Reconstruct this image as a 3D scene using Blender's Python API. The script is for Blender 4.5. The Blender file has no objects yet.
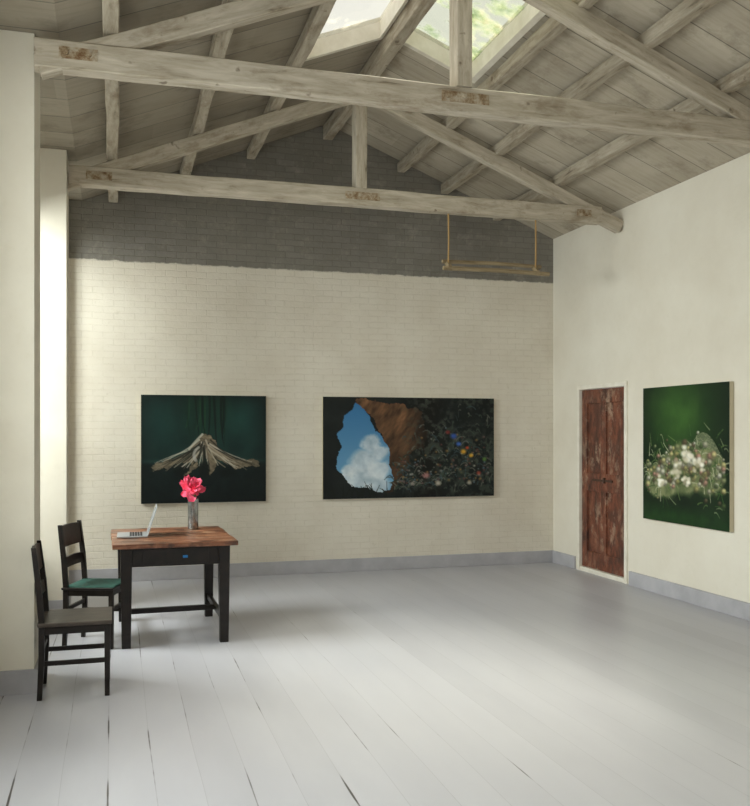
import bpy, bmesh, math, random
import numpy as np
from mathutils import Vector, Matrix, Euler
random.seed(4)
SC = bpy.context.scene
COL = SC.collection
SC.view_settings.view_transform = 'Standard'

# ------------------------------------------------------------------ helpers
def s2l(c):
    return tuple(((x/255.0)/12.92 if x/255.0 <= 0.04045 else ((x/255.0+0.055)/1.055)**2.4) for x in c)

class M:
    def __init__(self, name, rough=0.6, color=(200,200,200), metallic=0.0, spec=0.5):
        self.m = bpy.data.materials.new(name); self.m.use_nodes = True
        self.nt = self.m.node_tree
        self.b = self.nt.nodes['Principled BSDF']
        self.out = self.nt.nodes['Material Output']
        self.b.inputs['Roughness'].default_value = rough
        self.b.inputs['Metallic'].default_value = metallic
        self.b.inputs['Specular IOR Level'].default_value = spec
        self.b.inputs['Base Color'].default_value = s2l(color)+(1,)
    def n(self, t, **kw):
        nd = self.nt.nodes.new(t)
        for k, v in kw.items(): setattr(nd, k, v)
        return nd
    def l(self, a, b): self.nt.links.new(a, b)
    def coord(self):
        return self.n('ShaderNodeTexCoord').outputs['Object']
    def math(self, op, a, b=None, clamp=False):
        nd = self.n('ShaderNodeMath', operation=op, use_clamp=clamp)
        for i, x in enumerate((a, b)):
            if x is None: continue
            if isinstance(x, (int, float)): nd.inputs[i].default_value = x
            else: self.l(x, nd.inputs[i])
        return nd.outputs[0]
    def mapping(self, v, scale=(1,1,1), loc=(0,0,0)):
        nd = self.n('ShaderNodeMapping'); self.l(v, nd.inputs[0])
        nd.inputs['Scale'].default_value = scale; nd.inputs['Location'].default_value = loc
        return nd.outputs[0]
    def noise(self, v, scale=5, detail=4, rough=0.6, dist=0.0):
        nd = self.n('ShaderNodeTexNoise'); self.l(v, nd.inputs['Vector'])
        nd.inputs['Scale'].default_value = scale; nd.inputs['Detail'].default_value = detail
        nd.inputs['Roughness'].default_value = rough; nd.inputs['Distortion'].default_value = dist
        return nd.outputs['Fac']
    def ramp(self, f, stops):
        nd = self.n('ShaderNodeValToRGB'); self.l(f, nd.inputs[0])
        cr = nd.color_ramp
        while len(cr.elements) < len(stops): cr.elements.new(0.5)
        for e, (p, c) in zip(cr.elements, stops):
            e.position = p; e.color = (s2l(c)+(1,)) if len(c) == 3 else c
        return nd.outputs[0]
    def maprange(self, f, a, b, c=0.0, d=1.0):
        nd = self.n('ShaderNodeMapRange'); self.l(f, nd.inputs[0])
        for i, x in zip((1,2,3,4), (a,b,c,d)): nd.inputs[i].default_value = x
        return nd.outputs[0]
    def mix(self, fac, a, b, bt='MIX'):
        nd = self.n('ShaderNodeMix', data_type='RGBA', blend_type=bt)
        if isinstance(fac, (int, float)): nd.inputs[0].default_value = fac
        else: self.l(fac, nd.inputs[0])
        for i, x in ((6, a), (7, b)):
            if isinstance(x, tuple): nd.inputs[i].default_value = s2l(x)+(1,)
            else: self.l(x, nd.inputs[i])
        return nd.outputs[2]
    def color(self, c): self.l(c, self.b.inputs['Base Color'])
    def bump(self, h, strength=0.3, dist=0.01):
        nd = self.n('ShaderNodeBump'); self.l(h, nd.inputs['Height'])
        nd.inputs['Strength'].default_value = strength; nd.inputs['Distance'].default_value = dist
        self.l(nd.outputs[0], self.b.inputs['Normal'])
    def randvec(self, v):
        oi = self.n('ShaderNodeObjectInfo')
        r = self.math('MULTIPLY', oi.outputs['Random'], 37.0)
        nd = self.n('ShaderNodeVectorMath', operation='ADD'); self.l(v, nd.inputs[0]); self.l(r, nd.inputs[1])
        return nd.outputs[0]
    def sep(self, v):
        nd = self.n('ShaderNodeSeparateXYZ'); self.l(v, nd.inputs[0]); return nd.outputs

def add_mesh(name, verts, faces, mat=None, smooth=False):
    me = bpy.data.meshes.new(name)
    me.from_pydata([tuple(v) for v in verts], [], faces)
    bm = bmesh.new(); bm.from_mesh(me)
    bmesh.ops.recalc_face_normals(bm, faces=bm.faces)
    bm.to_mesh(me); bm.free()
    ob = bpy.data.objects.new(name, me); COL.objects.link(ob)
    if mat: me.materials.append(mat.m if isinstance(mat, M) else mat)
    if smooth:
        for p in me.polygons: p.use_smooth = True
    return ob

class G:
    """geometry collector"""
    def __init__(self): self.v = []; self.f = []
    def prism(self, q1, q2):
        n = len(q1); o = len(self.v)
        self.v += list(q1)+list(q2)
        self.f.append(tuple(o+i for i in range(n)))
        self.f.append(tuple(o+n+i for i in reversed(range(n))))
        for i in range(n):
            j = (i+1) % n
            self.f.append((o+i, o+j, o+n+j, o+n+i))
        return self
    def box(self, x0, x1, y0, y1, z0, z1):
        return self.prism([(x0,y0,z0),(x1,y0,z0),(x1,y1,z0),(x0,y1,z0)],
                          [(x0,y0,z1),(x1,y0,z1),(x1,y1,z1),(x0,y1,z1)])
    def loft(self, secs):
        """secs: (x,y,z,hx,hy) horizontal rectangles"""
        o = len(self.v)
        for (x,y,z,a,b) in secs:
            self.v += [(x-a,y-b,z),(x+a,y-b,z),(x+a,y+b,z),(x-a,y+b,z)]
        k = len(secs)
        self.f.append((o,o+1,o+2,o+3)); e = o+4*(k-1)
        self.f.append((e+3,e+2,e+1,e))
        for s in range(k-1):
            for i in range(4):
                j = (i+1) % 4
                self.f.append((o+4*s+i, o+4*s+j, o+4*s+4+j, o+4*s+4+i))
        return self
    def tube(self, pts, r, n=8, r2=None):
        pts = [Vector(p) for p in pts]; o = len(self.v); k = len(pts)
        for i, p in enumerate(pts):
            t = (pts[min(i+1,k-1)]-pts[max(i-1,0)]).normalized()
            a = t.orthogonal().normalized(); b = t.cross(a)
            rr = r if r2 is None else r+(r2-r)*i/(k-1)
            for j in range(n):
                an = 2*math.pi*j/n
                self.v.append(tuple(p+a*rr*math.cos(an)+b*rr*math.sin(an)))
        self.f.append(tuple(o+j for j in range(n)))
        self.f.append(tuple(o+(k-1)*n+j for j in range(n)))
        for i in range(k-1):
            for j in range(n):
                q = (j+1) % n
                self.f.append((o+i*n+j, o+i*n+q, o+(i+1)*n+q, o+(i+1)*n+j))
        return self
    def lathe(self, prof, n=32, cx=0, cy=0):
        o = len(self.v); k = len(prof)
        for (r, z) in prof:
            for j in range(n):
                an = 2*math.pi*j/n
                self.v.append((cx+r*math.cos(an), cy+r*math.sin(an), z))
        for i in range(k-1):
            for j in range(n):
                q = (j+1) % n
                self.f.append((o+i*n+j, o+i*n+q, o+(i+1)*n+q, o+(i+1)*n+j))
        self.f.append(tuple(o+j for j in range(n)))
        self.f.append(tuple(o+(k-1)*n+j for j in range(n)))
        return self
    def make(self, name, mat, smooth=False, bevel=0.0, parent=None):
        ob = add_mesh(name, self.v, self.f, mat, smooth)
        if bevel:
            b = ob.modifiers.new('bevel', 'BEVEL'); b.width = bevel; b.segments = 2; b.limit_method = 'ANGLE'
        if parent: ob.parent = parent
        return ob

def tag(ob, label, category=None, group=None, kind=None):
    ob['label'] = label
    if category: ob['category'] = category
    if group: ob['group'] = group
    if kind: ob['kind'] = kind
    return ob
def empty(name, loc=(0,0,0), rz=0.0):
    e = bpy.data.objects.new(name, None); e.empty_display_size = 0.1
    e.location = loc; e.rotation_euler = (0,0,rz); COL.objects.link(e); return e

def timber(name, p0, p1, w, h, mat, parent=None, wob=0.006, seed=0):
    """rough sawn timber: long axis local X"""
    p0 = Vector(p0); p1 = Vector(p1); L = (p1-p0).length
    n = max(4, int(L/0.12)); rnd = random.Random(seed+17)
    vs = []; fs = []
    def wf(t, ph): return wob*(math.sin(t*2.3+ph)+0.6*math.sin(t*5.1+ph*2)+0.4*math.sin(t*11+ph*3))
    phs = [rnd.random()*6 for _ in range(4)]
    ch = 0.006
    for i in range(n+1):
        x = -L/2+L*i/n; t = x+L
        oy = wf(t, phs[0])*0.6; oz = wf(t, phs[1])*0.6
        a = w/2+wf(t, phs[2])*0.3; b = h/2+wf(t, phs[3])*0.3
        ring = [(-a+ch,-b),(a-ch,-b),(a,-b+ch),(a,b-ch),(a-ch,b),(-a+ch,b),(-a,b-ch),(-a,-b+ch)]
        vs += [(x, oy+q[0], oz+q[1]) for q in ring]
    for i in range(n):
        for j in range(8):
            k = (j+1) % 8
            fs.append((i*8+j, i*8+k, (i+1)*8+k, (i+1)*8+j))
    fs.append(tuple(range(8))); fs.append(tuple(n*8+j for j in range(8)))
    ob = add_mesh(name, vs, fs, mat)
    X = (p1-p0).normalized()
    up = Vector((0,0,1)) if abs(X.z) < 0.9 else Vector((0,1,0))
    Y = up.cross(X).normalized(); Z = X.cross(Y)
    R = Matrix((X, Y, Z)).transposed().to_4x4()
    mw = Matrix.Translation((p0+p1)/2) @ R
    ob.matrix_basis = mw
    if parent:
        ob.parent = parent
        ob.matrix_basis = Matrix.Translation(-Vector(parent.location)) @ mw
    return ob

# ------------------------------------------------------------------ materials
# cream painted plaster
m_wall = M('cream_wall_paint', rough=0.75)
v = m_wall.coord()
n1 = m_wall.noise(v, 1.1, 5, 0.6); n2 = m_wall.noise(v, 14, 5, 0.6)
c = m_wall.ramp(n1, [(0.3,(212,204,187)),(0.7,(224,218,203))])
c = m_wall.mix(m_wall.maprange(n2, 0.58, 0.8, 0, 0.2), c, (196,187,165))
m_wall.color(c); m_wall.bump(m_wall.noise(v, 25, 6), 0.25, 0.006)

# painted brick
m_brick = M('painted_brick', rough=0.7)
v = m_brick.coord(); xs = m_brick.sep(v)
wob = m_brick.noise(v, 2.5, 3)
cx = m_brick.n('ShaderNodeCombineXYZ')
m_brick.l(m_brick.math('ADD', xs[0], m_brick.math('MULTIPLY', m_brick.noise(v, 9, 3), 0.020)), cx.inputs[0])
m_brick.l(m_brick.math('ADD', m_brick.math('ADD', xs[2], m_brick.math('MULTIPLY', wob, 0.02)), m_brick.math('MULTIPLY', m_brick.noise(v, 13, 3), 0.016)), cx.inputs[1])
br = m_brick.n('ShaderNodeTexBrick'); m_brick.l(cx.outputs[0], br.inputs['Vector'])
br.inputs['Scale'].default_value = 1.0; br.inputs['Brick Width'].default_value = 0.215
br.inputs['Row Height'].default_value = 0.068; br.inputs['Mortar Size'].default_value = 0.007
br.inputs['Mortar Smooth'].default_value = 1.0
br.inputs['Color1'].default_value = (0.2,0.2,0.2,1); br.inputs['Color2'].default_value = (0.8,0.8,0.8,1)
mort = br.outputs['Fac']
patch = m_brick.noise(v, 1.3, 5, 0.65); fine = m_brick.noise(v, 22, 5, 0.65); mid_ = m_brick.noise(v, 6, 5, 0.7)
low = m_brick.ramp(patch, [(0.3,(209,200,183)),(0.7,(222,215,200))])
low = m_brick.mix(m_brick.math('MULTIPLY', mort, m_brick.maprange(mid_, 0.38, 0.66, 0.0, 0.42)), low, (184,174,152))
low = m_brick.mix(m_brick.maprange(fine, 0.62, 0.75, 0, 0.45), low, (184,173,150))
up = m_brick.ramp(patch, [(0.3,(110,105,96)),(0.7,(130,125,114))])
up = m_brick.mix(0.05, up, br.outputs['Color'])
up = m_brick.mix(m_brick.maprange(m_brick.noise(v, 2.6, 6, 0.7), 0.45, 0.7, 0.0, 0.5), up, (90,85,77))
up = m_brick.mix(m_brick.maprange(m_brick.noise(v, 5.0, 6, 0.75), 0.54, 0.70, 0, 0.45), up, (160,155,142))
up = m_brick.mix(m_brick.math('MULTIPLY', mort, 0.22), up, (84,79,71))
edge = m_brick.math('ADD', xs[2], m_brick.math('MULTIPLY', m_brick.noise(v, 9, 6, 0.75), 0.05))
f = m_brick.maprange(edge, 3.405, 3.418)
m_brick.color(m_brick.mix(f, low, up))
h = m_brick.math('ADD', m_brick.math('MULTIPLY', mort, -0.9), m_brick.math('MULTIPLY', fine, 1.6))
m_brick.bump(h, 0.40, 0.008)

# floor boards
m_floor = M('grey_painted_floorboards', rough=0.4)
v = m_floor.coord(); xs = m_floor.sep(v); W = 0.205
wv = m_floor.noise(m_floor.mapping(v, (0.6,0.25,1)), 1.2, 2)
px = m_floor.math('DIVIDE', m_floor.math('ADD', xs[0], m_floor.math('MULTIPLY', wv, 0.06)), W)
fr = m_floor.math('FRACT', px); fl = m_floor.math('FLOOR', px)
e = m_floor.math('MULTIPLY', m_floor.math('MINIMUM', fr, m_floor.math('SUBTRACT', 1.0, fr)), W)
cm = m_floor.n('ShaderNodeCombineXYZ'); m_floor.l(fl, cm.inputs[0])
wn = m_floor.n('ShaderNodeTexWhiteNoise', noise_dimensions='3D'); m_floor.l(cm.outputs[0], wn.inputs['Vector'])
# every seam opens and closes slowly along its own length
sm = m_floor.n('ShaderNodeCombineXYZ')
m_floor.l(m_floor.math('MULTIPLY', m_floor.math('ROUND', px), 7.37), sm.inputs[0])
m_floor.l(m_floor.math('MULTIPLY', xs[1], 0.95), sm.inputs[1])
cr = m_floor.noise(sm.outputs[0], 1.0, 4, 0.6)
crx = m_floor.math('ADD', cr, m_floor.maprange(xs[0], -0.5, 2.6, 0.09, -0.09))
crx = m_floor.math('ADD', crx, m_floor.maprange(xs[1], 3.0, 8.0, 0.02, -0.06))
wid = m_floor.maprange(crx, 0.52, 0.76, 0.0008, 0.0055)
gap = m_floor.maprange(m_floor.math('SUBTRACT', e, wid), 0.0, 0.0015, 1.0, 0.0)
gs = m_floor.maprange(crx, 0.53, 0.64, 0.20, 0.95)
gap = m_floor.math('MULTIPLY', gap, gs)
base = m_floor.ramp(wn.outputs['Value'], [(0.0,(172,171,176)),(1.0,(183,182,187))])
base = m_floor.mix(m_floor.maprange(m_floor.noise(m_floor.mapping(v,(2.5,0.6,1)), 1.6, 3, 0.5), 0.35, 0.70, 0.0, 0.4), base, (190,189,193))
base = m_floor.mix(gap, base, (62,56,50))
m_floor.color(base)
m_floor.b.inputs['Roughness'].default_value = 0.38
m_floor.bump(m_floor.noise(m_floor.mapping(v, (5,0.6,1)), 2.0, 2, 0.5), 0.10, 0.006)

# roof boards
m_roof = M('whitewashed_roof_boards', rough=0.75)
v = m_roof.coord(); xs = m_roof.sep(v); W = 0.38
px = m_roof.math('DIVIDE', xs[1], W)
fr = m_roof.math('FRACT', px); fl = m_roof.math('FLOOR', px)
e = m_roof.math('MINIMUM', fr, m_roof.math('SUBTRACT', 1.0, fr))
cm = m_roof.n('ShaderNodeCombineXYZ'); m_roof.l(fl, cm.inputs[0])
m_roof.l(m_roof.math('FLOOR', m_roof.math('DIVIDE', m_roof.math('ADD', xs[0], m_roof.math('MULTIPLY', m_roof.math('FRACT', m_roof.math('MULTIPLY', fl, 0.37)), 1.4)), 1.4)), cm.inputs[1])
wn = m_roof.n('ShaderNodeTexWhiteNoise', noise_dimensions='3D'); m_roof.l(cm.outputs[0], wn.inputs['Vector'])
gr = m_roof.noise(m_roof.mapping(v, (0.8,7,1)), 3.5, 7, 0.65)
bl = m_roof.noise(v, 1.4, 5, 0.6)
base = m_roof.ramp(wn.outputs['Value'], [(0.0,(164,154,136)),(1.0,(194,184,165))])
base = m_roof.mix(m_roof.maprange(gr, 0.45, 0.78, 0.0, 0.45), base, (126,112,90))
base = m_roof.mix(m_roof.maprange(bl, 0.50, 0.75, 0.0, 0.4), base, (208,200,183))
base = m_roof.mix(m_roof.maprange(m_roof.noise(v, 2.1, 6, 0.68), 0.54, 0.70, 0.0, 0.6), base, (104,91,72))
# the slope over the window side has a darker board colour
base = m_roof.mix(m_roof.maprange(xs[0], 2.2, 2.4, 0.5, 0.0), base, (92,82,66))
base = m_roof.mix(m_roof.maprange(e, 0.0, 0.018, 0.85, 0.0), base, (40,34,27))
m_roof.color(base); m_roof.bump(m_roof.math('ADD', m_roof.maprange(e, 0, 0.04), gr), 0.3, 0.008)

def wood(name, cols, rough=0.65, sc=(1.0,9,9), patch=None, bump=0.35, s=3.0, spec=0.5):
    m = M(name, rough=rough, spec=spec); v = m.randvec(m.coord())
    g = m.noise(m.mapping(v, sc), s, 7, 0.65, 0.4)
    c = m.ramp(g, cols)
    if patch:
        p = m.noise(m.mapping(v, (1.2,2.5,2.5)), 2.2, 6, 0.7)
        c = m.mix(m.maprange(p, patch[1], patch[2], 0.0, patch[3]), c, patch[0])
        k_ = m.noise(v, 9, 3, 0.5)      # knots
        c = m.mix(m.maprange(k_, 0.68, 0.74, 0.0, 0.7), c, (84,66,46))
    m.color(c); m.bump(g, bump, 0.006); return m
m_beam = wood('limewashed_timber', [(0.26,(104,90,70)),(0.39,(166,155,136)),(0.7,(202,192,175))], 0.75, (1.0,7,7), ((124,105,80),0.54,0.70,0.7), 0.35, 3.0)
m_purl = wood('limewashed_purlin_timber', [(0.26,(92,79,61)),(0.39,(150,139,120)),(0.7,(188,178,160))], 0.75, (1.0,7,7), ((110,93,70),0.53,0.68,0.7), 0.35, 3.0)
m_dark = wood('dark_stained_wood', [(0.3,(12,9,8)),(0.7,(33,25,20))], 0.4, (2,2,2), None, 0.2, 6, 0.35)
m_back = wood('dark_brown_backrest_wood', [(0.3,(22,15,11)),(0.7,(50,35,26))], 0.4, (2,2,2), None, 0.2, 6, 0.4)
m_seat = wood('worn_grey_brown_seat_wood', [(0.3,(50,42,36)),(0.7,(84,73,64))], 0.45, (2,5,2), None, 0.2, 4)
m_top = M('worn_brown_tabletop_wood', rough=0.34); v = m_top.coord(); xs = m_top.sep(v)
plk = m_top.math('FLOOR', m_top.math('DIVIDE', m_top.math('ADD', xs[1], 0.56), 0.18667))
cm = m_top.n('ShaderNodeCombineXYZ'); m_top.l(plk, cm.inputs[0])
wn = m_top.n('ShaderNodeTexWhiteNoise', noise_dimensions='3D'); m_top.l(cm.outputs[0], wn.inputs['Vector'])
g_ = m_top.noise(m_top.mapping(v, (1.2,7,5)), 5, 7, 0.65, 0.4)
c = m_top.ramp(g_, [(0.3,(80,44,28)),(0.46,(128,78,52)),(0.68,(176,124,90))])
c = m_top.mix(m_top.maprange(wn.outputs['Value'], 0, 1, 0.0, 0.55), c, (66,38,27))
c = m_top.mix(m_top.maprange(m_top.noise(v, 5, 6, 0.7), 0.50, 0.62, 0, 0.8), c, (42,27,21))
c = m_top.mix(m_top.maprange(m_top.noise(m_top.mapping(v,(1,2,1),(5,3,1)), 6, 6, 0.7), 0.56, 0.66, 0, 0.65), c, (214,174,140))
m_top.color(c); m_top.bump(g_, 0.3, 0.004)
m_rack = wood('weathered_rack_wood', [(0.3,(112,95,68)),(0.7,(166,148,116))], 0.7, (1,8,8))
m_base = M('grey_baseboard_paint', rough=0.5); v = m_base.coord()
m_base.color(m_base.ramp(m_base.noise(v, 5, 5), [(0.3,(160,158,161)),(0.7,(177,175,178))]))
m_rust = M('rusted_iron_plate', rough=0.8, metallic=0.1); v = m_rust.coord()
m_rust.color(m_rust.ramp(m_rust.noise(v, 16, 6, 0.75), [(0.36,(116,86,56)),(0.48,(152,132,104)),(0.58,(178,166,146))]))
m_green = M('green_seat_fabric', rough=0.8); v = m_green.coord()
m_green.color(m_green.ramp(m_green.noise(v, 18, 5), [(0.3,(14,48,40)),(0.7,(30,84,70))]))
m_white = M('white_frame_paint', rough=0.5, color=(226,222,206)); v = m_white.coord()
m_white.color(m_white.ramp(m_white.noise(v, 9, 5), [(0.3,(214,207,190)),(0.7,(230,224,210))]))
m_door = M('flaking_red_brown_door_paint', rough=0.6); v = m_door.coord()
a = m_door.noise(m_door.mapping(v, (1,3,1.2)), 4, 8, 0.7); b = m_door.noise(m_door.mapping(v, (1,1.8,1.0), (4,2,7)), 5, 9, 0.75)
c = m_door.ramp(a, [(0.34,(54,30,20)),(0.5,(106,58,38)),(0.68,(138,86,60))])
c = m_door.mix(m_door.maprange(m_door.noise(v, 2.6, 6, 0.7), 0.47, 0.60, 0, 0.6), c, (60,37,28))
big = m_door.noise(v, 2.2, 3, 0.5)
c = m_door.mix(m_door.math('MULTIPLY', m_door.maprange(b, 0.52, 0.60, 0, 0.65), m_door.maprange(big, 0.40, 0.60, 0.1, 1.0)), c, (172,148,124))
m_door.color(c); m_door.bump(b, 0.5, 0.006)
m_latch = M('rusty_brown_iron', rough=0.7, metallic=0.3, color=(76,56,44))
m_alu = M('grey_aluminium', rough=0.4, metallic=0.6, color=(176,178,180))
m_keys = M('dark_keyboard_keys', rough=0.6, color=(40,40,44))
m_screen = M('grey_laptop_display', rough=0.25, color=(110,116,122))
m_vase = M('galvanised_metal', rough=0.22, metallic=0.85); v = m_vase.coord()
m_vase.color(m_vase.ramp(m_vase.noise(v, 20, 4), [(0.3,(126,128,126)),(0.7,(186,188,184))]))
m_petal = M('red_pink_petal', rough=0.55); v = m_petal.coord()
m_petal.color(m_petal.ramp(m_petal.noise(v, 30, 3), [(0.3,(250,56,104)),(0.7,(255,128,156))]))
m_stem = M('green_stem', rough=0.5, color=(48,88,36))
m_blue = M('blue_sticker', rough=0.4, color=(20,110,170))
m_canvas = M('raw_canvas_edge', rough=0.8, color=(196,186,160))
m_rope = M('hemp_rope', rough=0.9, color=(160,130,84))

# glass
def glassmat(name, tint, moss=None):
    m = M(name, rough=0.1)
    tr = m.n('ShaderNodeBsdfTransparent'); tr.inputs[0].default_value = s2l(tint)+(1,)
    gl = m.n('ShaderNodeBsdfGlossy'); gl.inputs['Roughness'].default_value = 0.05
    mx = m.n('ShaderNodeMixShader'); mx.inputs[0].default_value = 0.06
    m.l(tr.outputs[0], mx.inputs[1]); m.l(gl.outputs[0], mx.inputs[2])
    last = mx.outputs[0]
    if moss:
        v = m.coord()
        a = m.noise(v, moss[3], 5, 0.6)
        tl = m.n('ShaderNodeBsdfTranslucent')
        m.l(m.ramp(m.noise(v, 7, 4, 0.6), moss[2]), tl.inputs[0])
        mx2 = m.n('ShaderNodeMixShader'); m.l(m.maprange(a, moss[0], moss[1], 0.0, 0.75), mx2.inputs[0])
        m.l(last, mx2.inputs[1]); m.l(tl.outputs[0], mx2.inputs[2]); last = mx2.outputs[0]
    m.l(last, m.out.inputs['Surface'])
    return m
m_glass = glassmat('window_glass', (245,250,250))
m_skyA = glassmat('dusty_skylight_glass', (232,232,226), (0.58,0.80,[(0.35,(140,134,116)),(0.6,(160,156,140))],2.5))
m_skyB = glassmat('leaf_littered_skylight_glass', (222,224,214), (0.50,0.64,[(0.35,(84,98,66)),(0.5,(122,128,98)),(0.65,(144,138,116))],2.6))

# ------------------------------------------------------------------ room
XR = 5.11; XL = -0.47; YB = 9.76; YN = -1.6; RX = 2.30; ZR = 5.05; SL = 0.40; XO = -0.95
XE = RX-2.63          # the lining turns level over the window piers
XP2 = -0.40
def zroof(x): return ZR - SL*min(abs(x-RX), 2.63) if x < RX else ZR - SL*abs(x-RX)

fl = G().box(XO-0.2, XR+0.2, YN-0.2, YB+0.2, -0.12, 0.0).make('floor', m_floor)
tag(fl, 'grey painted wooden plank floor with dark gaps', kind='structure')

# back wall (gable)
g = G(); pts = [(XO-0.2,0),(XR+0.2,0),(XR+0.2,zroof(XR+0.2)-0.002),(RX,ZR-0.002),(XE,zroof(XE)-0.002),(XO-0.2,zroof(XO-0.2)-0.002)]
g.prism([(x,YB,z) for x,z in pts], [(x,YB+0.2,z) for x,z in pts])
tag(g.make('wall_back', m_brick), 'cream painted brick gable wall, bare grey brick above', kind='structure')

# right wall with door opening
DY0, DY1, DZ = 8.17, 9.10, 2.06
zt = zroof(XR+0.2)-0.002
g = G().box(XR, XR+0.2, YN, DY0-0.05, 0, zt).box(XR, XR+0.2, DY1+0.05, YB, 0, zt).box(XR, XR+0.2, DY0-0.05, DY1+0.05, DZ+0.05, zt)
for (y0,y1) in ((YN,YB),):
    g.prism([(XR,y0,zt),(XR+0.2,y0,zt),(XR,y0,zroof(XR)-0.002)], [(XR,y1,zt),(XR+0.2,y1,zt),(XR,y1,zroof(XR)-0.002)])
tag(g.make('wall_right', m_wall), 'cream painted plaster side wall', kind='structure')

# left wall: recessed outer wall with window openings, piers
P1a, P1b, P2a, P2b, P3a = 5.75, 6.2, 8.05, 8.45, 9.62
g = G()
zo = zroof(XO)-0.003
W1 = (0.6, 5.2, 0.9, 3.45); W2 = (P1b+0.05, P2a-0.05, 0.9, 3.45); W3 = (P2b+0.03, P3a-0.03, 0.9, 3.45)
def wallrun(y0, y1, win):
    a,b,c_,d_ = win
    g.box(XO-0.2, XO, y0, a, 0, zo); g.box(XO-0.2, XO, b, y1, 0, zo)
    g.box(XO-0.2, XO, a, b, 0, c_); g.box(XO-0.2, XO, a, b, d_, zo)
wallrun(YN, P1a, W1); wallrun(P1a, P2a+0.2, W2); wallrun(P2a+0.2, YB, W3)
def pier(y0, y1, x1): g.box(XO, x1, y0, y1, 0, zo)
pier(P1a, P1b, XL); pier(P2a, P2b, XP2); pier(P3a, YB, -0.49)
tag(g.make('wall_left', m_wall), 'cream plastered side wall with deep window piers', kind='structure')

# near wall with an opening
g = G()
g.box(XO-0.2, 1.2, YN-0.2, YN, 0, 3.6).box(3.6, XR+0.2, YN-0.2, YN, 0, 3.6).box(1.2,3.6,YN-0.2,YN,0,0.9).box(1.2,3.6,YN-0.2,YN,2.6,3.6)
pts = [(XO-0.2,3.5),(XR+0.2,3.5),(XR+0.2,zroof(XR+0.2)-0.002),(RX,ZR-0.002),(XE,zroof(XE)-0.002),(XO-0.2,zroof(XO-0.2)-0.002)]
g.prism([(x,YN-0.2,z) for x,z in pts], [(x,YN,z) for x,z in pts])
tag(g.make('wall_front', m_wall), 'cream plastered end wall with a wide opening', kind='structure')

# ceiling slabs
SKY0, SKY1, SKW = 4.7, 7.42, 0.80
g = G()
def slab(side, s0, s1, y0, y1):
    t = 0.07
    q = lambda y: [(RX+side*s0,y,ZR-SL*s0),(RX+side*s1,y,ZR-SL*s1),(RX+side*s1,y,ZR-SL*s1+t),(RX+side*s0,y,ZR-SL*s0+t)]
    g.prism(q(y0), q(y1))
for side, smax in ((-1, 2.63), (1, XR-RX+0.35)):
    slab(side, 0, smax, YN-0.2, SKY0); slab(side, 0, smax, SKY1, YB+0.2)
    slab(side, SKW, smax, SKY0, SKY1); slab(side, 0, 0.06, SKY0, SKY1)
g.box(XO-0.3, XE, YN-0.2, YB+0.2, zroof(XE), zroof(XE)+0.07)
tag(g.make('ceiling', m_roof), 'pitched whitewashed plank roof lining', kind='structure')

# skylights
for i, side in enumerate((-1, 1)):
    g = G()
    def sp(s, y, o): return (RX+side*s, y, ZR-SL*s+o)
    def sbox(s0,s1,y0,y1,o0=-0.02,o1=0.16):
        g.prism([sp(s0,y0,o0),sp(s1,y0,o0),sp(s1,y1,o0),sp(s0,y1,o0)],
                [sp(s0,y0,o1),sp(s1,y0,o1),sp(s1,y1,o1),sp(s0,y1,o1)])
    sbox(0.065,0.10,SKY0,SKY1); sbox(SKW-0.05,SKW-0.002,SKY0+.001,SKY1-.001)
    sbox(0.10,SKW-0.05,SKY0,SKY0+0.04); sbox(0.10,SKW-0.05,SKY1-0.05,SKY1)
    sbox(0.10,SKW-0.05,5.96,6.0,0.06,0.13)
    ob = g.make('window_%d' % (i+4), m_white)
    tag(ob, 'rooflight with pale timber curb beside the ridge', kind='structure')
    g = G(); sbox(0.09,SKW-0.03,SKY0+0.03,SKY1-0.03,0.12,0.126)
    g.make('glass_pane', m_skyA if side < 0 else m_skyB, parent=ob)

# side windows
for i, w in enumerate((W1, W2, W3)):
    a,b,c_,d_ = w; x0, x1 = XO-0.13, XO-0.07
    g = G(); t = 0.06
    g.box(x0,x1,a,a+t,c_,d_).box(x0,x1,b-t,b,c_,d_).box(x0,x1,a+t,b-t,c_,c_+t).box(x0,x1,a+t,b-t,d_-t,d_)
    n = (5,3,2)[i]
    for k in range(1, n):
        y = a+(b-a)*k/n; g.box(x0+.01,x1-.01,y-0.02,y+0.02,c_+t,d_-t)
    for k in (1,2):
        z = c_+(d_-c_)*k/3; g.box(x0+.015,x1-.015,a+t,b-t,z-0.015,z+0.015)
    ob = g.make('window_%d' % (i+1), m_white)
    tag(ob, 'tall white multi-pane side window', kind='structure')
    G().box(x0+0.025,x0+0.03,a+t,b-t,c_+t,d_-t).make('glass_pane', m_glass, parent=ob)

# baseboards
bh = 0.145
tag(G().box(XO, XR, YB-0.025, YB, 0, bh).make('baseboard_back', m_base, bevel=0.004), 'grey painted baseboard', kind='structure')
tag(G().box(XR-0.025, XR, DY1+0.1, YB-0.026, 0, bh).box(XR-0.025, XR, YN, DY0-0.1, 0, bh).make('baseboard_right', m_base, bevel=0.004), 'grey painted baseboard', kind='structure')
tag(G().box(XO, XL+0.02, P1a-0.02, P1a, 0, bh).box(XL, XL+0.02, P1a, P1b, 0, bh)
    .box(XO, -0.38, P2a-0.02, P2a, 0, bh).box(-0.40, -0.38, P2a, P2b, 0, bh)
    .make('baseboard_left', m_base), 'grey painted baseboard around the piers', kind='structure')

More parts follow.
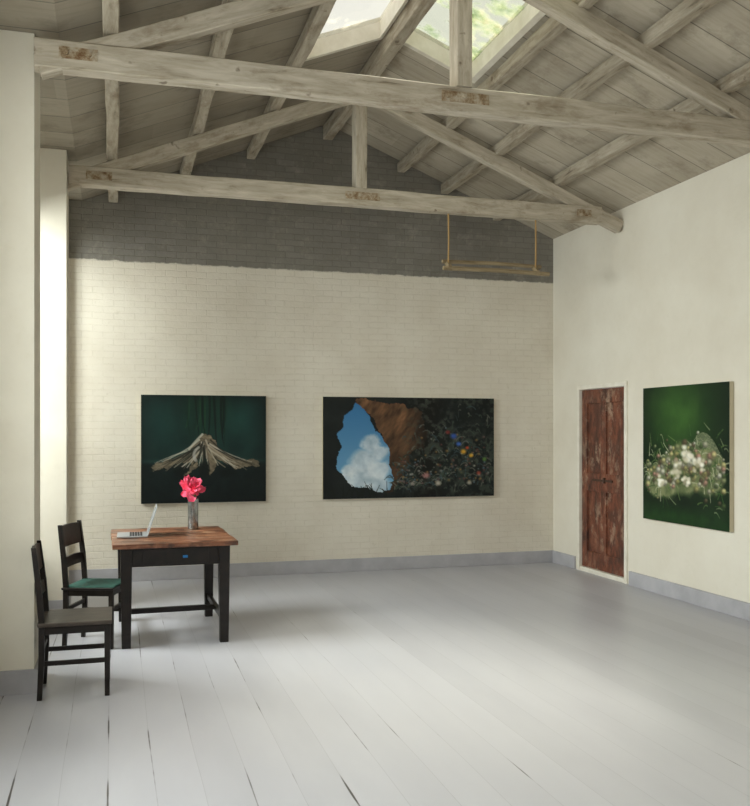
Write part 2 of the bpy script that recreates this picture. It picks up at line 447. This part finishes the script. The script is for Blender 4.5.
# door
fr = G().box(XR-0.018, XR+0.14, DY0-0.05, DY0, 0, DZ+0.05).box(XR-0.018, XR+0.14, DY1, DY1+0.05, 0, DZ+0.05)\
     .box(XR-0.018, XR+0.14, DY0, DY1, DZ, DZ+0.05).box(XR-0.01, XR+0.14, DY0, DY1, 0, 0.05).make('door_1', m_white, bevel=0.004)
tag(fr, 'weathered red-brown panelled wooden door in a thin white frame', kind='structure')
g = G(); x0, x1 = XR+0.015, XR+0.065; A, B = DY0+0.006, DY1-0.006; mid = (A+B)/2
g.box(x0,x1,A,A+0.11,0.055,DZ-0.005).box(x0,x1,B-0.11,B,0.055,DZ-0.005).box(x0,x1,mid-0.055,mid+0.055,0.055,DZ-0.005)
for z0,z1 in ((0.055,0.24),(0.92,1.12),(1.9,DZ-0.005)):
    g.box(x0+0.001,x1,A+0.11,mid-0.055,z0,z1).box(x0+0.001,x1,mid+0.055,B-0.11,z0,z1)
g.box(x0+0.020,x1-0.005,A+0.05,B-0.05,0.1,2.0)
g.make('door_leaf', m_door, bevel=0.004, parent=fr)
G().box(XR+0.003,XR+0.016,mid-0.2,mid+0.22,1.035,1.058).box(XR-0.008,XR+0.016,mid-0.05,mid-0.028,1.02,1.08).make('latch', m_latch, bevel=0.003, parent=fr)

# ------------------------------------------------------------------ roof structure
LB = 'long limewashed roof purlin under the plank ceiling'
k = 0
for s in (-2.32,-1.58,-0.87,0.0,0.87,1.40,2.06):
    x = RX+s; hh = 0.11 if s else 0.15; w = 0.095 if s else 0.11
    z = zroof(x)-hh/2-0.010-(0.010 if s else 0.02)
    ob = timber('roof_purlin' if s else 'ridge_beam', (x,YN,z), (x,YB-0.01,z), w, hh, m_purl, wob=0.005, seed=k); k += 1
    tag(ob, LB if s else 'limewashed ridge beam between the two skylights', 'beam', 'roof purlins' if s else None)

def truss(Y, seed, xa, xb, lab):
    e = empty('roof_truss', (RX, Y, 3.74)); tag(e, lab, 'roof truss', 'timber roof trusses')
    w = 0.12
    zt = 3.83
    timber('tie_beam', (xa,Y,zt), (xb,Y,zt), w, 0.165, m_beam, e, 0.005, seed)
    def rz(x): return ZR-SL*abs(x-RX)-0.135-0.065
    kt = rz(RX)
    timber('king_post', (RX-0.04,Y,zt+0.08), (RX-0.04,Y,kt+0.03), w-.01, 0.155, m_beam, e, 0.003, seed+1)
    timber('rafter', (RX,Y,kt), (-0.46+0.02,Y,rz(-0.44)), 0.10, 0.125, m_beam, e, 0.004, seed+2)
    timber('rafter', (RX,Y,kt), (XR-0.02,Y,rz(XR-0.02)), 0.10, 0.125, m_beam, e, 0.004, seed+3)
    def plate(x0,x1,z0,z1,bolts):
        g = G(); yf = Y-w/2-0.006
        g.box(x0,x1,yf-0.003,yf+0.012,z0,z1)
        for (bx,bz) in bolts: g.tube([(bx,yf-0.003,bz),(bx,yf-0.02,bz)],0.014,8)
        ob = g.make('iron_plate', m_rust); ob.parent = e
        ob.location = -Vector(e.location)
    plate(RX-0.20,RX+0.14,zt-0.03,zt+0.04,[(RX-0.16,zt),(RX-0.04,zt+.015),(RX+0.1,zt)])
    plate(xb-0.29,xb-0.13,zt-0.025,zt+0.04,[(xb-0.26,zt+.015),(xb-0.16,zt)])
    plate(xa+0.14,xa+0.36,zt-0.03,zt+0.04,[(xa+0.18,zt),(xa+0.31,zt)])
truss(5.65, 10, -0.46, 4.85, 'nearer limewashed king-post timber truss with rusted plates')
truss(8.25, 30, -0.385, 4.85, 'limewashed king-post timber truss before the brick gable')
# hanging rack
e = empty('hanging_rack', (3.68, 8.25, 3.2)); tag(e, 'weathered wooden rack hanging on ropes from truss', 'rack')
def loc(g, n, m, **k):
    ob = g.make(n, m, **k); ob.parent = e; ob.location = -Vector(e.location); return ob
loc(G().tube([(3.10,8.21,3.195),(3.7,8.21,3.20),(4.25,8.21,3.19)],0.022,8), 'rail', m_rack)
loc(G().tube([(3.12,8.29,3.275),(3.7,8.29,3.285),(4.20,8.29,3.275)],0.020,8), 'rail', m_rack)
for x in (3.17, 4.12):
    loc(G().prism([(x-0.015,8.19,3.17),(x+0.015,8.19,3.17),(x+0.015,8.31,3.25),(x-0.015,8.31,3.25)],[(x-0.015,8.19,3.22),(x+0.015,8.19,3.22),(x+0.015,8.31,3.30),(x-0.015,8.31,3.30)]), 'bracket', m_rack)
    loc(G().tube([(x,8.25,3.24),(x+0.004,8.25,3.5),(x,8.25,3.742)],0.009,8), 'rope', m_rope)

# ------------------------------------------------------------------ table
T = empty('wooden_table', (0.425, 7.24, 0), math.radians(1)); tag(T, 'old table with worn brown plank top and dark legs', 'table')
tw, td, th = 0.455, 0.56, 0.765
g = G(); n = 6; pw = 2*td/n
for i in range(n):
    y0 = -td+i*pw
    g.box(-tw+random.uniform(0,.008), tw-random.uniform(0,.008), y0+0.004, y0+pw-0.004, th-0.035, th-random.uniform(0,0.002))
g.make('tabletop', m_top, bevel=0.004, parent=T)
ax, ay = tw-0.095, td-0.07
g = G()
g.box(-ax,ax,-ay-0.012,-ay+0.012,th-0.175,th-0.036).box(-ax,ax,ay-0.012,ay+0.012,th-0.175,th-0.036)
g.box(-ax-0.012,-ax+0.012,-ay+.013,ay-.013,th-0.175,th-0.036).box(ax-0.012,ax+0.012,-ay+.013,ay-.013,th-0.175,th-0.036)
g.make('apron', m_dark, bevel=0.003, parent=T)
dr = G().box(-0.24,0.24,-ay-0.015,-ay-0.012,th-0.160,th-0.048).make('drawer', m_dark, bevel=0.001, parent=T)
G().box(0.05,0.085,-ay-0.019,-ay-0.0155,th-0.118,th-0.100).make('sticker', m_blue, parent=T)['label'] = 'small blue sticker'
for sx in (-1,1):
    for sy in (-1,1):
        G().loft([(sx*(ax-.005),sy*(ay-.005),0,0.032,0.032),(sx*(ax-.005),sy*(ay-.005),th-0.17,0.040,0.040),(sx*(ax-.005),sy*(ay-.005),th-0.037,0.042,0.042)]).make('leg', m_dark, bevel=0.004, parent=T)
for sx in (-1,1):
    G().box(sx*(ax-.005)-0.016,sx*(ax-.005)+0.016,-ay+0.03,ay-0.03,0.15,0.195).make('stretcher', m_dark, bevel=0.003, parent=T)
G().box(-ax+0.015,ax-0.015,-0.02,0.02,0.152,0.192).make('stretcher', m_dark, bevel=0.003, parent=T)

# ------------------------------------------------------------------ chairs
def chair(loc, rz, seatmat, label, cushion=False, hx=0.185):
    C = empty('dining_chair', loc, rz); tag(C, label, 'chair', 'wooden chairs at the table')
    hy = 0.185; q = 0.017
    for sy in (-1,1):
        G().loft([(hx,sy*hy,0,q*.85,q*.85),(hx,sy*hy,0.43,q,q)]).make('leg', m_dark, bevel=0.003, parent=C)
        G().loft([(-hx-.012,sy*hy,0,q*.85,q*.85),(-hx,sy*hy,0.25,q,q),(-hx,sy*hy,0.45,q,q),(-hx-.015,sy*hy,0.65,q,q*.95),(-hx-.045,sy*hy,0.90,q*.8,q*.8)]).make('back_post', m_dark, bevel=0.003, parent=C)
    if cushion:
        G().loft([(0.0,0,0.43,hx+.02,0.215),(0.0,0,0.446,hx+.025,0.22)]).make('seat', m_dark, bevel=0.003, parent=C)
        G().loft([(0.005,0,0.447,hx+.015,0.195),(0.005,0,0.452,hx+.01,0.19)]).make('seat_pad', seatmat, bevel=0.002, parent=C)['label'] = 'thin green seat pad'
    else:
        G().loft([(0.0025,0,0.432,0.208,0.215),(0.0025,0,0.456,0.212,0.22)]).make('seat', seatmat, bevel=0.004, parent=C)
    # seat rails
    g = G()
    for sy in (-1,1): g.box(-hx+q,hx-q,sy*hy-0.01,sy*hy+0.01,0.385,0.43)
    for sx in (-1,1): g.box(sx*hx-0.01,sx*hx+0.01,-hy+q,hy-q,0.385,0.43)
    g.make('seat_rail', m_dark, parent=C)
    # stretchers
    for sy in (-1,1): G().box(-hx+q*.8,hx-q*.8,sy*hy-0.009,sy*hy+0.009,0.20,0.228).make('stretcher', m_dark, bevel=0.002, parent=C)
    G().box(hx-0.009,hx+0.009,-hy+q,hy-q,0.27,0.30).make('stretcher', m_dark, bevel=0.002, parent=C)
    G().box(-hx-0.009,-hx+0.009,-hy+q,hy-q,0.27,0.30).make('stretcher', m_dark, bevel=0.002, parent=C)
    # curved backrest rails
    def rail(z0, z1, bulge, x0, nm):
        vs, fs = [], []; n = 10; t = 0.009
        for i in range(n+1):
            y = -hy+2*hy*i/n; b = bulge*(1-(y/hy)**2)
            for (dx, z) in ((-t,z0),(t,z0),(t,z1),(-t,z1)):
                lean = -(z-z0)*0.12
                vs.append((x0-b+dx+lean, y, z+(0.008*(1-(y/hy)**2) if z == z1 else 0)))
        for i in range(n):
            for j in range(4):
                kk = (j+1) % 4; fs.append((i*4+j,i*4+kk,i*4+4+kk,i*4+4+j))
        fs += [(0,1,2,3),(n*4,n*4+1,n*4+2,n*4+3)]
        o = add_mesh(nm, vs, fs, m_back); o.parent = C
    rail(0.735,0.885,0.012,-hx-.026,'top_rail'); rail(0.585,0.655,0.012,-hx-.010,'back_rail')
    return C
chair((-0.23, 5.76, 0), math.radians(0), m_seat, 'dark wooden chair with worn bare wooden seat beside pier')
chair((-0.125, 6.98, 0), math.radians(-19), m_green, 'dark wooden chair with flat green seat at table', True, 0.168)

# ------------------------------------------------------------------ laptop
Lp = empty('laptop', (0.13, 7.24, 0.766), math.radians(-1)); tag(Lp, 'open silver laptop standing on the wooden table', 'laptop')
G().box(-0.115,0.115,-0.16,0.16,0.0,0.012).make('laptop_base', m_alu, bevel=0.004, parent=Lp)
g = G()
for r in range(5):
    for c_ in range(12):
        g.box(-0.02+r*0.02,-0.004+r*0.02,-0.138+c_*0.0232,-0.118+c_*0.0232,0.0122,0.014)
g.make('keyboard', m_keys, parent=Lp)
lid = G().box(-0.0025,0.0025,-0.16,0.16,0,0.235).make('laptop_lid', m_alu, bevel=0.002, parent=Lp)
lid.location = (0.115,0,0.012); lid.rotation_euler = (0, math.radians(18), 0)
G().box(-0.0037,-0.0027,-0.15,0.15,0.012,0.225).make('display', m_screen, parent=lid)

# ------------------------------------------------------------------ vase + flowers
VX, VY = 0.63, 7.6
V = G().lathe([(0.001,0.0),(0.040,0.0),(0.043,0.005),(0.043,0.13),(0.044,0.245),(0.046,0.25),(0.042,0.25),(0.039,0.13),(0.038,0.015),(0.001,0.012)],32,VX,VY)
vs = V.make('flower_vase', m_vase, smooth=True); vs.location = (0,0,th+0.002); tag(vs, 'slim galvanised metal vase on the table', 'vase')
def flower(cx, cy, cz, R, bx, by, seed, label):
    rnd = random.Random(seed)
    F = empty('flower', (bx,by,th+0.03)); tag(F, label, 'flower')
    o = Vector(F.location); C0 = Vector((cx,cy,cz))-o
    G().tube([(0,0,0),tuple(C0*0.5+Vector((0.004,0,0.02))),tuple(C0)],0.005,8).make('stem', m_stem, smooth=True, parent=F)
    vv, ff = [], []
    for layer, (cnt, rr, tilt) in enumerate(((7,1.0,-28),(8,1.05,4),(7,0.92,34),(5,0.75,60))):
        for i in range(cnt):
            az = 2*math.pi*(i+0.5*layer+rnd.uniform(-.25,.25))/cnt
            tl = math.radians(tilt+rnd.uniform(-18,18)); L = R*rr*rnd.uniform(.75,1.15); Wd = L*0.36
            base = len(vv); nu, nv = 8, 6
            for a in range(nu+1):
                t = a/nu; wdt = Wd*math.sin(math.pi*min(1,0.10+0.80*t))**0.7
                for b in range(nv+1):
                    s = b/nv*2-1
                    r = L*t; zc = L*(0.22*t*t + 0.10*s*s*t) + L*0.14*math.sin(9*s+a+i)*t*t
                    p = Vector((r, s*wdt, zc))
                    p = Matrix.Rotation(-tl, 3, 'Y') @ p
                    p = Matrix.Rotation(az, 3, 'Z') @ p
                    p = Euler((0.75,0,0.2)).to_matrix() @ p
                    vv.append(tuple(C0+p))
            for a in range(nu):
                for b in range(nv):
                    q = base+a*(nv+1)+b; ff.append((q,q+1,q+nv+2,q+nv+1))
    ob = add_mesh('petals', vv, ff, m_petal, True); ob.parent = F
    # leaves
    lv, lf = [], []
    for az, tl, L in ((0.3+seed,0.3,0.08),(2.6+seed,0.1,0.07),(5.1,0.2,0.07)):
        base = len(lv)
        for a in range(7):
            t = a/6; w = L*0.28*math.sin(math.pi*t)**0.8+0.0005
            for s in (-1,0,1):
                p = Vector((L*t, s*w, 0.12*L*abs(s)+tl*L*t-0.5*L*t*t))
                lv.append(tuple(Vector((0,0,0))+C0*0.8+Matrix.Rotation(az,3,'Z')@p))
        for a in range(6):
            for b in range(2):
                q = base+a*3+b; lf.append((q,q+1,q+4,q+3))
    ob = add_mesh('leaf', lv, lf, m_stem, True); ob.parent = F
flower(0.612,7.57,1.115,0.108,VX,VY,1,'large ruffled red-pink blossom on a green stem')

# ------------------------------------------------------------------ paintings
def vnoise(X, Y, sc, seed):
    r = np.random.RandomState(seed); T_ = r.rand(64,64)
    x = X*sc; y = Y*sc; xi = np.floor(x).astype(int); yi = np.floor(y).astype(int)
    fx = x-xi; fy = y-yi; fx = fx*fx*(3-2*fx); fy = fy*fy*(3-2*fy)
    g = lambda a,b: T_[a%64, b%64]
    return (g(xi,yi)*(1-fx)+g(xi+1,yi)*fx)*(1-fy)+(g(xi,yi+1)*(1-fx)+g(xi+1,yi+1)*fx)*fy
def fbm(X, Y, sc, seed, o=5):
    s = 0; a = 0.5; t = 0
    for i in range(o): s = s+a*vnoise(X,Y,sc*2**i,seed+i); t += a; a *= 0.55
    return s/t
class Pic:
    def __init__(s, w, h, res=170):
        s.w, s.h = w, h; s.nx = int(w*res); s.ny = int(h*res)
        a = (np.arange(s.nx+1))/s.nx*w; b = (np.arange(s.ny+1))/s.ny*h
        s.X, s.Y = np.meshgrid(a, b)       # Y measured from top, metres
        s.I = np.zeros(s.X.shape+(3,))
    def put(s, m, c):
        m = np.clip(m,0,1)[...,None]; c = np.array(c, float) if not isinstance(c, np.ndarray) else c
        s.I = s.I*(1-m)+c*m
    def blob(s, x, y, rx, ry, c, soft=0.4, a=1.0):
        d = np.sqrt(((s.X-x)/rx)**2+((s.Y-y)/ry)**2)
        s.put(a*np.clip((1-d)/soft,0,1), c)
    def stroke(s, pts, w0, w1, c, a=1.0):
        pts = np.array(pts, float); n = 40; t = np.linspace(0,1,n)
        if len(pts) == 3: P = ((1-t)**2)[:,None]*pts[0]+(2*t*(1-t))[:,None]*pts[1]+(t**2)[:,None]*pts[2]
        else: P = (1-t)[:,None]*pts[0]+t[:,None]*pts[1]
        best = np.full(s.X.shape, 9.0)
        for i in range(n):
            w = w0+(w1-w0)*t[i]
            best = np.minimum(best, np.sqrt((s.X-P[i,0])**2+(s.Y-P[i,1])**2)/w)
        s.put(a*np.clip((1-best)/0.35,0,1), c)
    def poly(s, pts, c, wob=0.0, seed=1, a=1.0):
        X = s.X+wob*(fbm(s.X,s.Y,9,seed)-.5); Y = s.Y+wob*(fbm(s.X,s.Y,9,seed+9)-.5)
        ins = np.zeros(X.shape, bool); n = len(pts)
        for i in range(n):
            x1,y1 = pts[i]; x2,y2 = pts[(i+1)%n]
            if y1 == y2: continue
            cond = ((y1 > Y) != (y2 > Y)) & (X < (x2-x1)*(Y-y1)/(y2-y1)+x1)
            ins ^= cond
        s.put(ins.astype(float)*a, c); return ins
m_paint = M('oil_paint', rough=0.5, spec=0.25)
at = m_paint.n('ShaderNodeAttribute'); at.attribute_name = 'paint'; m_paint.color(at.outputs['Color'])
m_paint.bump(m_paint.noise(m_paint.coord(), 60, 4), 0.15, 0.002)

def painting(pic, origin, ux, label, normal, name='painting'):
    """origin = top-left corner on the face plane, ux = direction along width; stretcher 45 mm"""
    o = Vector(origin); ux = Vector(ux); nn = Vector(normal); dn = Vector((0,0,-1))
    q = [o, o+ux*pic.w, o+ux*pic.w+dn*pic.h, o+dn*pic.h]
    g = G(); g.prism([tuple(p-nn*0.001) for p in q], [tuple(p-nn*0.046) for p in q])
    ob = g.make(name, m_canvas, bevel=0.003); tag(ob, label, 'painting')
    nx, ny = pic.nx, pic.ny
    V_ = [tuple(o+ux*(pic.X[j,i])+dn*(pic.Y[j,i])+nn*0.001) for j in range(ny+1) for i in range(nx+1)]
    F_ = [(j*(nx+1)+i, (j+1)*(nx+1)+i, (j+1)*(nx+1)+i+1, j*(nx+1)+i+1) for j in range(ny) for i in range(nx)]
    me = bpy.data.meshes.new('painted_canvas'); me.from_pydata(V_, [], F_)
    ca = me.color_attributes.new('paint', 'FLOAT_COLOR', 'POINT')
    c = np.clip(pic.I,0,255)/255; lin = np.where(c <= 0.04045, c/12.92, ((c+0.055)/1.055)**2.4)
    rgba = np.ones((lin.shape[0]*lin.shape[1],4)); rgba[:,:3] = lin.reshape(-1,3)
    ca.data.foreach_set('color', rgba.astype(np.float32).ravel())
    me.materials.append(m_paint.m); cv = bpy.data.objects.new('painted_canvas', me); COL.objects.link(cv); cv.parent = ob
    return ob

# painting 1: pale gnarled root over dark teal water
w, h = 1.329, 1.155; P = Pic(w, h)
X, Y = P.X, P.Y; nz = fbm(X,Y,4,3); nf = fbm(X,Y,16,5)
P.put(np.ones(X.shape), np.stack([12+18*nz, 32+32*nz, 30+28*nz], -1))
P.blob(1.05,0.25,0.35,0.4,(34,76,72),1.0,0.6); P.blob(0.2,0.35,0.3,0.35,(24,60,56),1.0,0.6)
st = fbm(X*9,Y*0.7,2,11)
P.put(np.exp(-((X-0.68)/0.30)**2)*np.clip(1-Y/0.6,0,1)*0.8, np.stack([8+16*st, 26+50*st, 18+32*st], -1))
rr = random.Random(5)
for i in range(16):
    x_ = 0.42+0.55*rr.random()
    P.stroke([(x_,0.0),(x_+rr.uniform(-.03,.03),0.3),(x_+rr.uniform(-.05,.05),rr.uniform(.35,.6))],rr.uniform(.008,.022),.006,rr.choice([(6,18,14),(26,62,40),(14,40,28),(8,22,18)]),.7)
P.put(np.clip((Y-0.70)/0.05,0,1)*0.9, np.stack([5+12*nf, 14+18*nf, 15+14*nf], -1))
P.put(np.exp(-((Y-0.71)/0.02)**2)*0.35, (60,96,88))
tex = fbm(X*3,Y*7,6,71)
body = np.stack([58+110*tex, 54+98*tex, 44+80*tex], -1)
P.poly([(0.58,0.50),(0.62,0.43),(0.67,0.40),(0.72,0.44),(0.76,0.52),(0.84,0.60),(0.98,0.66),(1.10,0.70),(1.24,0.72),(1.25,0.78),(1.12,0.78),(0.98,0.77),(0.88,0.72),(0.80,0.69),(0.78,0.80),(0.73,0.86),(0.72,0.72),(0.66,0.66),(0.60,0.70),(0.54,0.82),(0.46,0.86),(0.50,0.74),(0.40,0.72),(0.28,0.78),(0.14,0.80),(0.08,0.76),(0.20,0.71),(0.34,0.66),(0.46,0.60)], body, 0.11, 77)
for i in range(44):
    ex = rr.uniform(0.06, 1.26); side = (ex-0.66); ey = 0.75+rr.uniform(-.05,.07)
    cc = rr.choice([(150,138,118),(120,108,90),(186,176,156),(40,38,30),(26,30,24),(206,198,180)])
    P.stroke([(0.66+side*.12,0.48+rr.uniform(0,.10)),(0.66+side*0.45,0.66+rr.uniform(-.06,.04)),(ex,ey)],0.012,0.006,cc,0.75)
P.blob(0.66,0.80,0.07,0.11,(6,16,14),0.5); P.blob(0.40,0.82,0.09,0.06,(7,18,16),0.6); P.blob(0.90,0.84,0.10,0.06,(7,18,16),0.6)
P.stroke([(0.5,0.58),(0.56,0.50),(0.64,0.42)],0.014,0.014,(206,198,180),0.8)
P.stroke([(0.57,0.70),(0.52,0.62),(0.60,0.56)],0.02,0.016,(190,188,180),0.7)
P.stroke([(0.66,0.55),(0.66,0.66),(0.67,0.76)],0.018,0.018,(20,22,18),0.7)
P.put(np.clip((np.abs(X-w/2)/(w/2))**6+(np.abs(Y-h/2)/(h/2))**8,0,1)*0.5, (4,12,12))
painting(P, (0.263, YB-0.047, 1.975), (1,0,0), 'dark teal painting of pale gnarled tree roots on brick wall', (0,-1,0))

# painting 2: cave mouth with sky, flowers in the dark
w, h = 2.075, 1.15; P = Pic(w, h, 150); X, Y = P.X, P.Y
k = w/171.0; px = lambda u, v_: ((u-323)*k, (v_-397)*(h/101.0))
nz = fbm(X,Y,4,23); nf = fbm(X,Y,14,25)
P.put(np.ones(X.shape), np.stack([10+22*nz, 14+24*nz, 14+22*nz], -1))
strat = fbm((X*0.8+Y*0.6)*3,(Y-X)*0.8,7,28)
rk = np.stack([34+100*strat, 24+72*strat, 16+50*strat], -1)*np.clip(1.25-Y/h*0.6,0.3,1.2)[...,None]
P.poly([px(352,401),px(372,399),px(400,403),px(418,412),px(426,430),px(424,450),px(412,452),px(406,466),px(398,474),px(392,491),px(384,491),px(386,455),px(372,420)], rk, 0.14, 31)
P.put(np.clip(((X-px(402,0)[0])/0.25),0,1)*0.75*np.clip(1-(X-px(430,0)[0])/0.2,0,1), (14,12,10))
ins = P.poly([px(354,401),px(350,407),px(342,416),px(343,426),px(337,436),px(340,446),px(335,458),px(336,470),px(343,478),px(350,487),px(362,486),px(374,492),px(388,490),px(391,478),px(385,464),px(386,448),px(379,436),px(372,428),px(367,416),px(360,406)], (70,120,160), 0.08, 41)
t = np.clip(Y/h,0,1); sky = np.stack([48+70*t, 104+62*t, 150+46*t], -1)
I0 = P.I.copy(); P.put(ins.astype(float), sky)
c2 = fbm(X,Y,9,53)
for (u,v_,r) in ((368,444,.13),(362,462,.20),(376,470,.18),(355,478,.18),(372,484,.22),(377,452,.12),(348,470,.1)):
    x_,y_ = px(u,v_); dd = 0.14*(c2-.5); X0,Y0 = P.X,P.Y; P.X,P.Y = X0+dd,Y0-dd
    P.blob(x_,y_,r,r*0.85,np.stack([140+110*c2,160+92*c2,174+76*c2],-1),0.4,0.9); P.X,P.Y = X0,Y0
P.blob(*px(368,480),.14,.06,(130,156,172),1.0,0.5)
P.I = np.where(ins[...,None], P.I, I0)
rr = random.Random(8)
fol = fbm(X,Y,22,91); fo2 = fbm(X,Y,5,95)
P.put(np.clip((X-px(396,0)[0])/.3,0,1)*np.clip((fol-.42)/.16,0,1)*np.clip((fo2-.30)/.2,0,1)*.65, np.stack([40+60*nf,50+56*nf,44+48*nf],-1))
for i in range(280):
    u = rr.uniform(390,492); v_ = 490-abs(rr.gauss(0,40))*(0.4+(u-392)/90)
    if v_ < 403: continue
    x_,y_ = px(u,v_)
    a_ = rr.uniform(0,6.28); L = rr.uniform(.03,.12)
    P.stroke([(x_,y_),(x_+L*.4*math.cos(a_),y_-L*.5),(x_+L*math.cos(a_),y_+L*math.sin(a_)*.6)],.009,.005,rr.choice([(60,72,62),(42,54,52),(76,80,72),(30,46,40),(100,100,90),(52,70,74)]),.8)
for i in range(26):
    x_ = rr.uniform(.05,.78); P.stroke([(x_,1.14),(x_+.02,1.08),(x_+rr.uniform(-.08,.08),rr.uniform(.95,1.05))],.010,.004,(18,24,18),.9)
for i in range(150):
    u = rr.uniform(394,488); v_ = 484-abs(rr.gauss(0,22))*(0.5+(u-392)/110)
    x_,y_ = px(u,v_); r = rr.uniform(.012,.032)
    c_ = rr.choice([(110,110,104),(140,138,130),(90,56,50),(80,98,108),(120,94,56),(60,82,84),(72,74,54),(100,76,74)])
    P.blob(x_,y_,r,r*.8,c_,.9,.75); P.blob(x_+r*.2,y_-r*.1,r*.45,r*.4,tuple(min(255,q*1.25) for q in c_),.8,.6)
for (u,v_,r,c_) in ((452,436,.055,(50,84,170)),(457,444,.045,(66,110,196)),(462,452,.05,(216,160,46)),(470,456,.04,(226,170,50)),(466,448,.03,(200,70,36)),(424,476,.06,(170,116,112)),(446,432,.04,(130,50,46)),(478,474,.04,(160,70,56)),(436,484,.05,(200,190,170)),(484,460,.04,(90,130,60)),(410,484,.04,(150,140,130)),(468,484,.04,(190,180,160))):
    P.blob(*px(u,v_),r,r*.8,c_,.7,.85)
painting(P, (2.233, YB-0.047, 1.976), (1,0,0), 'wide dark painting of cave mouth, blue sky and flowers', (0,-1,0))

# painting 3: flowers in a basket, glowing green ground (runs from far to near along right wall)
w, h = 1.30, 1.295; P = Pic(w, h); X, Y = P.X, P.Y; nz = fbm(X,Y,3,63); nf = fbm(X,Y,14,65)
P.put(np.ones(X.shape), np.stack([10+12*nz, 26+18*nz, 12+8*nz], -1))
for (x_,y_,r,a) in ((0.62,0.28,0.72,.65),(0.50,0.22,0.45,.6),(0.75,0.3,0.3,.4)):
    P.blob(x_,y_,r,r*.95,np.stack([24+56*nz, 58+62*nz, 20+30*nz],-1),1.0,a)
P.blob(0.4,0.75,0.5,0.2,(16,40,18),1.0,.7)
for i in range(16):
    a0 = 0.70+i*0.014
    P.stroke([(a0,0.72),(0.90+i*0.004,0.20+0.014*i),(1.20,0.66+0.01*i)],.006,.006,(150,152,120),.8)
# dense mass of the bouquet
mass = fbm(X,Y,12,83); edge_ = 0.35*(fbm(X,Y,6,87)-.5)
for (x_,y_,rx,ry) in ((0.32,0.90,.30,.20),(0.70,0.76,.38,.28),(1.0,0.80,.26,.24)):
    d = np.sqrt(((X-x_)/rx)**2+((Y-y_)/ry)**2)+edge_
    P.put(np.clip((1-d)/.2,0,1)*.85, np.stack([50+130*mass,66+112*mass,36+92*mass],-1))
rr = random.Random(21)
for i in range(200):
    x_ = rr.uniform(0.04,1.26); y_ = 0.82+rr.gauss(0,.14)-0.10*math.exp(-((x_-.75)/.3)**2)
    a_ = rr.uniform(0,6.28); L = rr.uniform(.05,.13)
    P.stroke([(x_,y_),(x_+L*.4*math.cos(a_),y_-.02),(x_+L*math.cos(a_),y_+L*math.sin(a_))],.008,.004,rr.choice([(60,92,44),(96,116,66),(44,70,34),(130,138,104),(170,170,140)]),.8)
for i in range(210):
    x_ = min(1.22,max(.08,rr.gauss(.66,.30))); y_ = 0.84+rr.gauss(0,.11)-0.12*math.exp(-((x_-.75)/.3)**2); r = rr.uniform(.02,.06)
    c_ = rr.choice([(190,186,158),(222,218,196),(170,162,104),(196,150,130),(150,156,110),(216,206,140),(110,92,70),(84,104,60)])
    P.blob(x_,y_,r,r*.75,tuple(q*.5 for q in c_),.6,.85); P.blob(x_+r*.2,y_-r*.2,r*.7,r*.5,c_,.8,.85); P.blob(x_+r*.1,y_,r*.2,r*.15,tuple(q*.6 for q in c_),.8,.6)
for (x_,y_,r) in ((0.74,0.64,.13),(0.56,0.78,.12),(0.88,0.74,.11),(0.28,0.92,.10),(0.68,0.88,.09)):
    for j in range(12):
        an = rr.uniform(0,6.28); q = rr.uniform(.1,.8); P.blob(x_+r*q*math.cos(an),y_+r*q*math.sin(an)*.8,r*.4,r*.26,rr.choice([(240,236,220),(220,212,190),(196,188,160),(150,146,120)]),.7,.85)
P.put(np.clip((Y-1.10)/.12,0,1)*.75, np.stack([14+22*nf, 40+36*nf, 16+12*nf],-1))
painting(P, (XR-0.047, 7.77, 2.015), (0,-1,0), 'green painting of pale flowers and basket on plaster wall', (-1,0,0))

# ------------------------------------------------------------------ outside + lights
w_ = bpy.data.worlds.new('world'); SC.world = w_; w_.use_nodes = True
bg = w_.node_tree.nodes['Background']; bg.inputs[0].default_value = (0.995,0.985,0.99,1); bg.inputs[1].default_value = 1.5
def area(name, loc, rot, sx, sy, p, col=(1,1,1)):
    ld = bpy.data.lights.new(name, 'AREA'); ld.shape = 'RECTANGLE'; ld.size = sx; ld.size_y = sy; ld.energy = p; ld.color = col
    o = bpy.data.objects.new(name, ld); o.location = loc; o.rotation_euler = rot; COL.objects.link(o); return o
# daylight entering through windows (lamps stand outside the glass)
area('window_daylight', (XO-0.35, 2.9, 2.3), (0, math.radians(-90), 0), 2.6, 4.6, 180, (1.0,0.975,0.955))
area('window_daylight', (XO-1.7, 6.9, 3.2), (0, math.radians(-62), 0), 1.5, 2.2, 460, (1.0,0.975,0.955))
area('window_daylight', (XO-0.5, 9.0, 2.9), (0, math.radians(-75), 0), 1.4, 1.2, 28, (1.0,0.975,0.955))
# soft hazy sun, nearly overhead, through the rooflights
sl = bpy.data.lights.new('hazy_sun', 'SUN'); sl.energy = 23; sl.angle = math.radians(38); sl.color = (1.0,0.985,0.975)
so = bpy.data.objects.new('hazy_sun', sl); so.rotation_euler = (math.radians(-14), math.radians(4), 0); so.location = (RX,6,9); COL.objects.link(so)

cam = bpy.data.cameras.new('camera'); co = bpy.data.objects.new('camera', cam); COL.objects.link(co)
co.location = (0,0,1.58); co.rotation_euler = (math.radians(90), 0, math.radians(-16.3))
cam.sensor_fit = 'AUTO'; cam.sensor_width = 36; cam.lens = 889/806*36; cam.shift_y = 29/806
cam.clip_start = 0.05
SC.camera = co
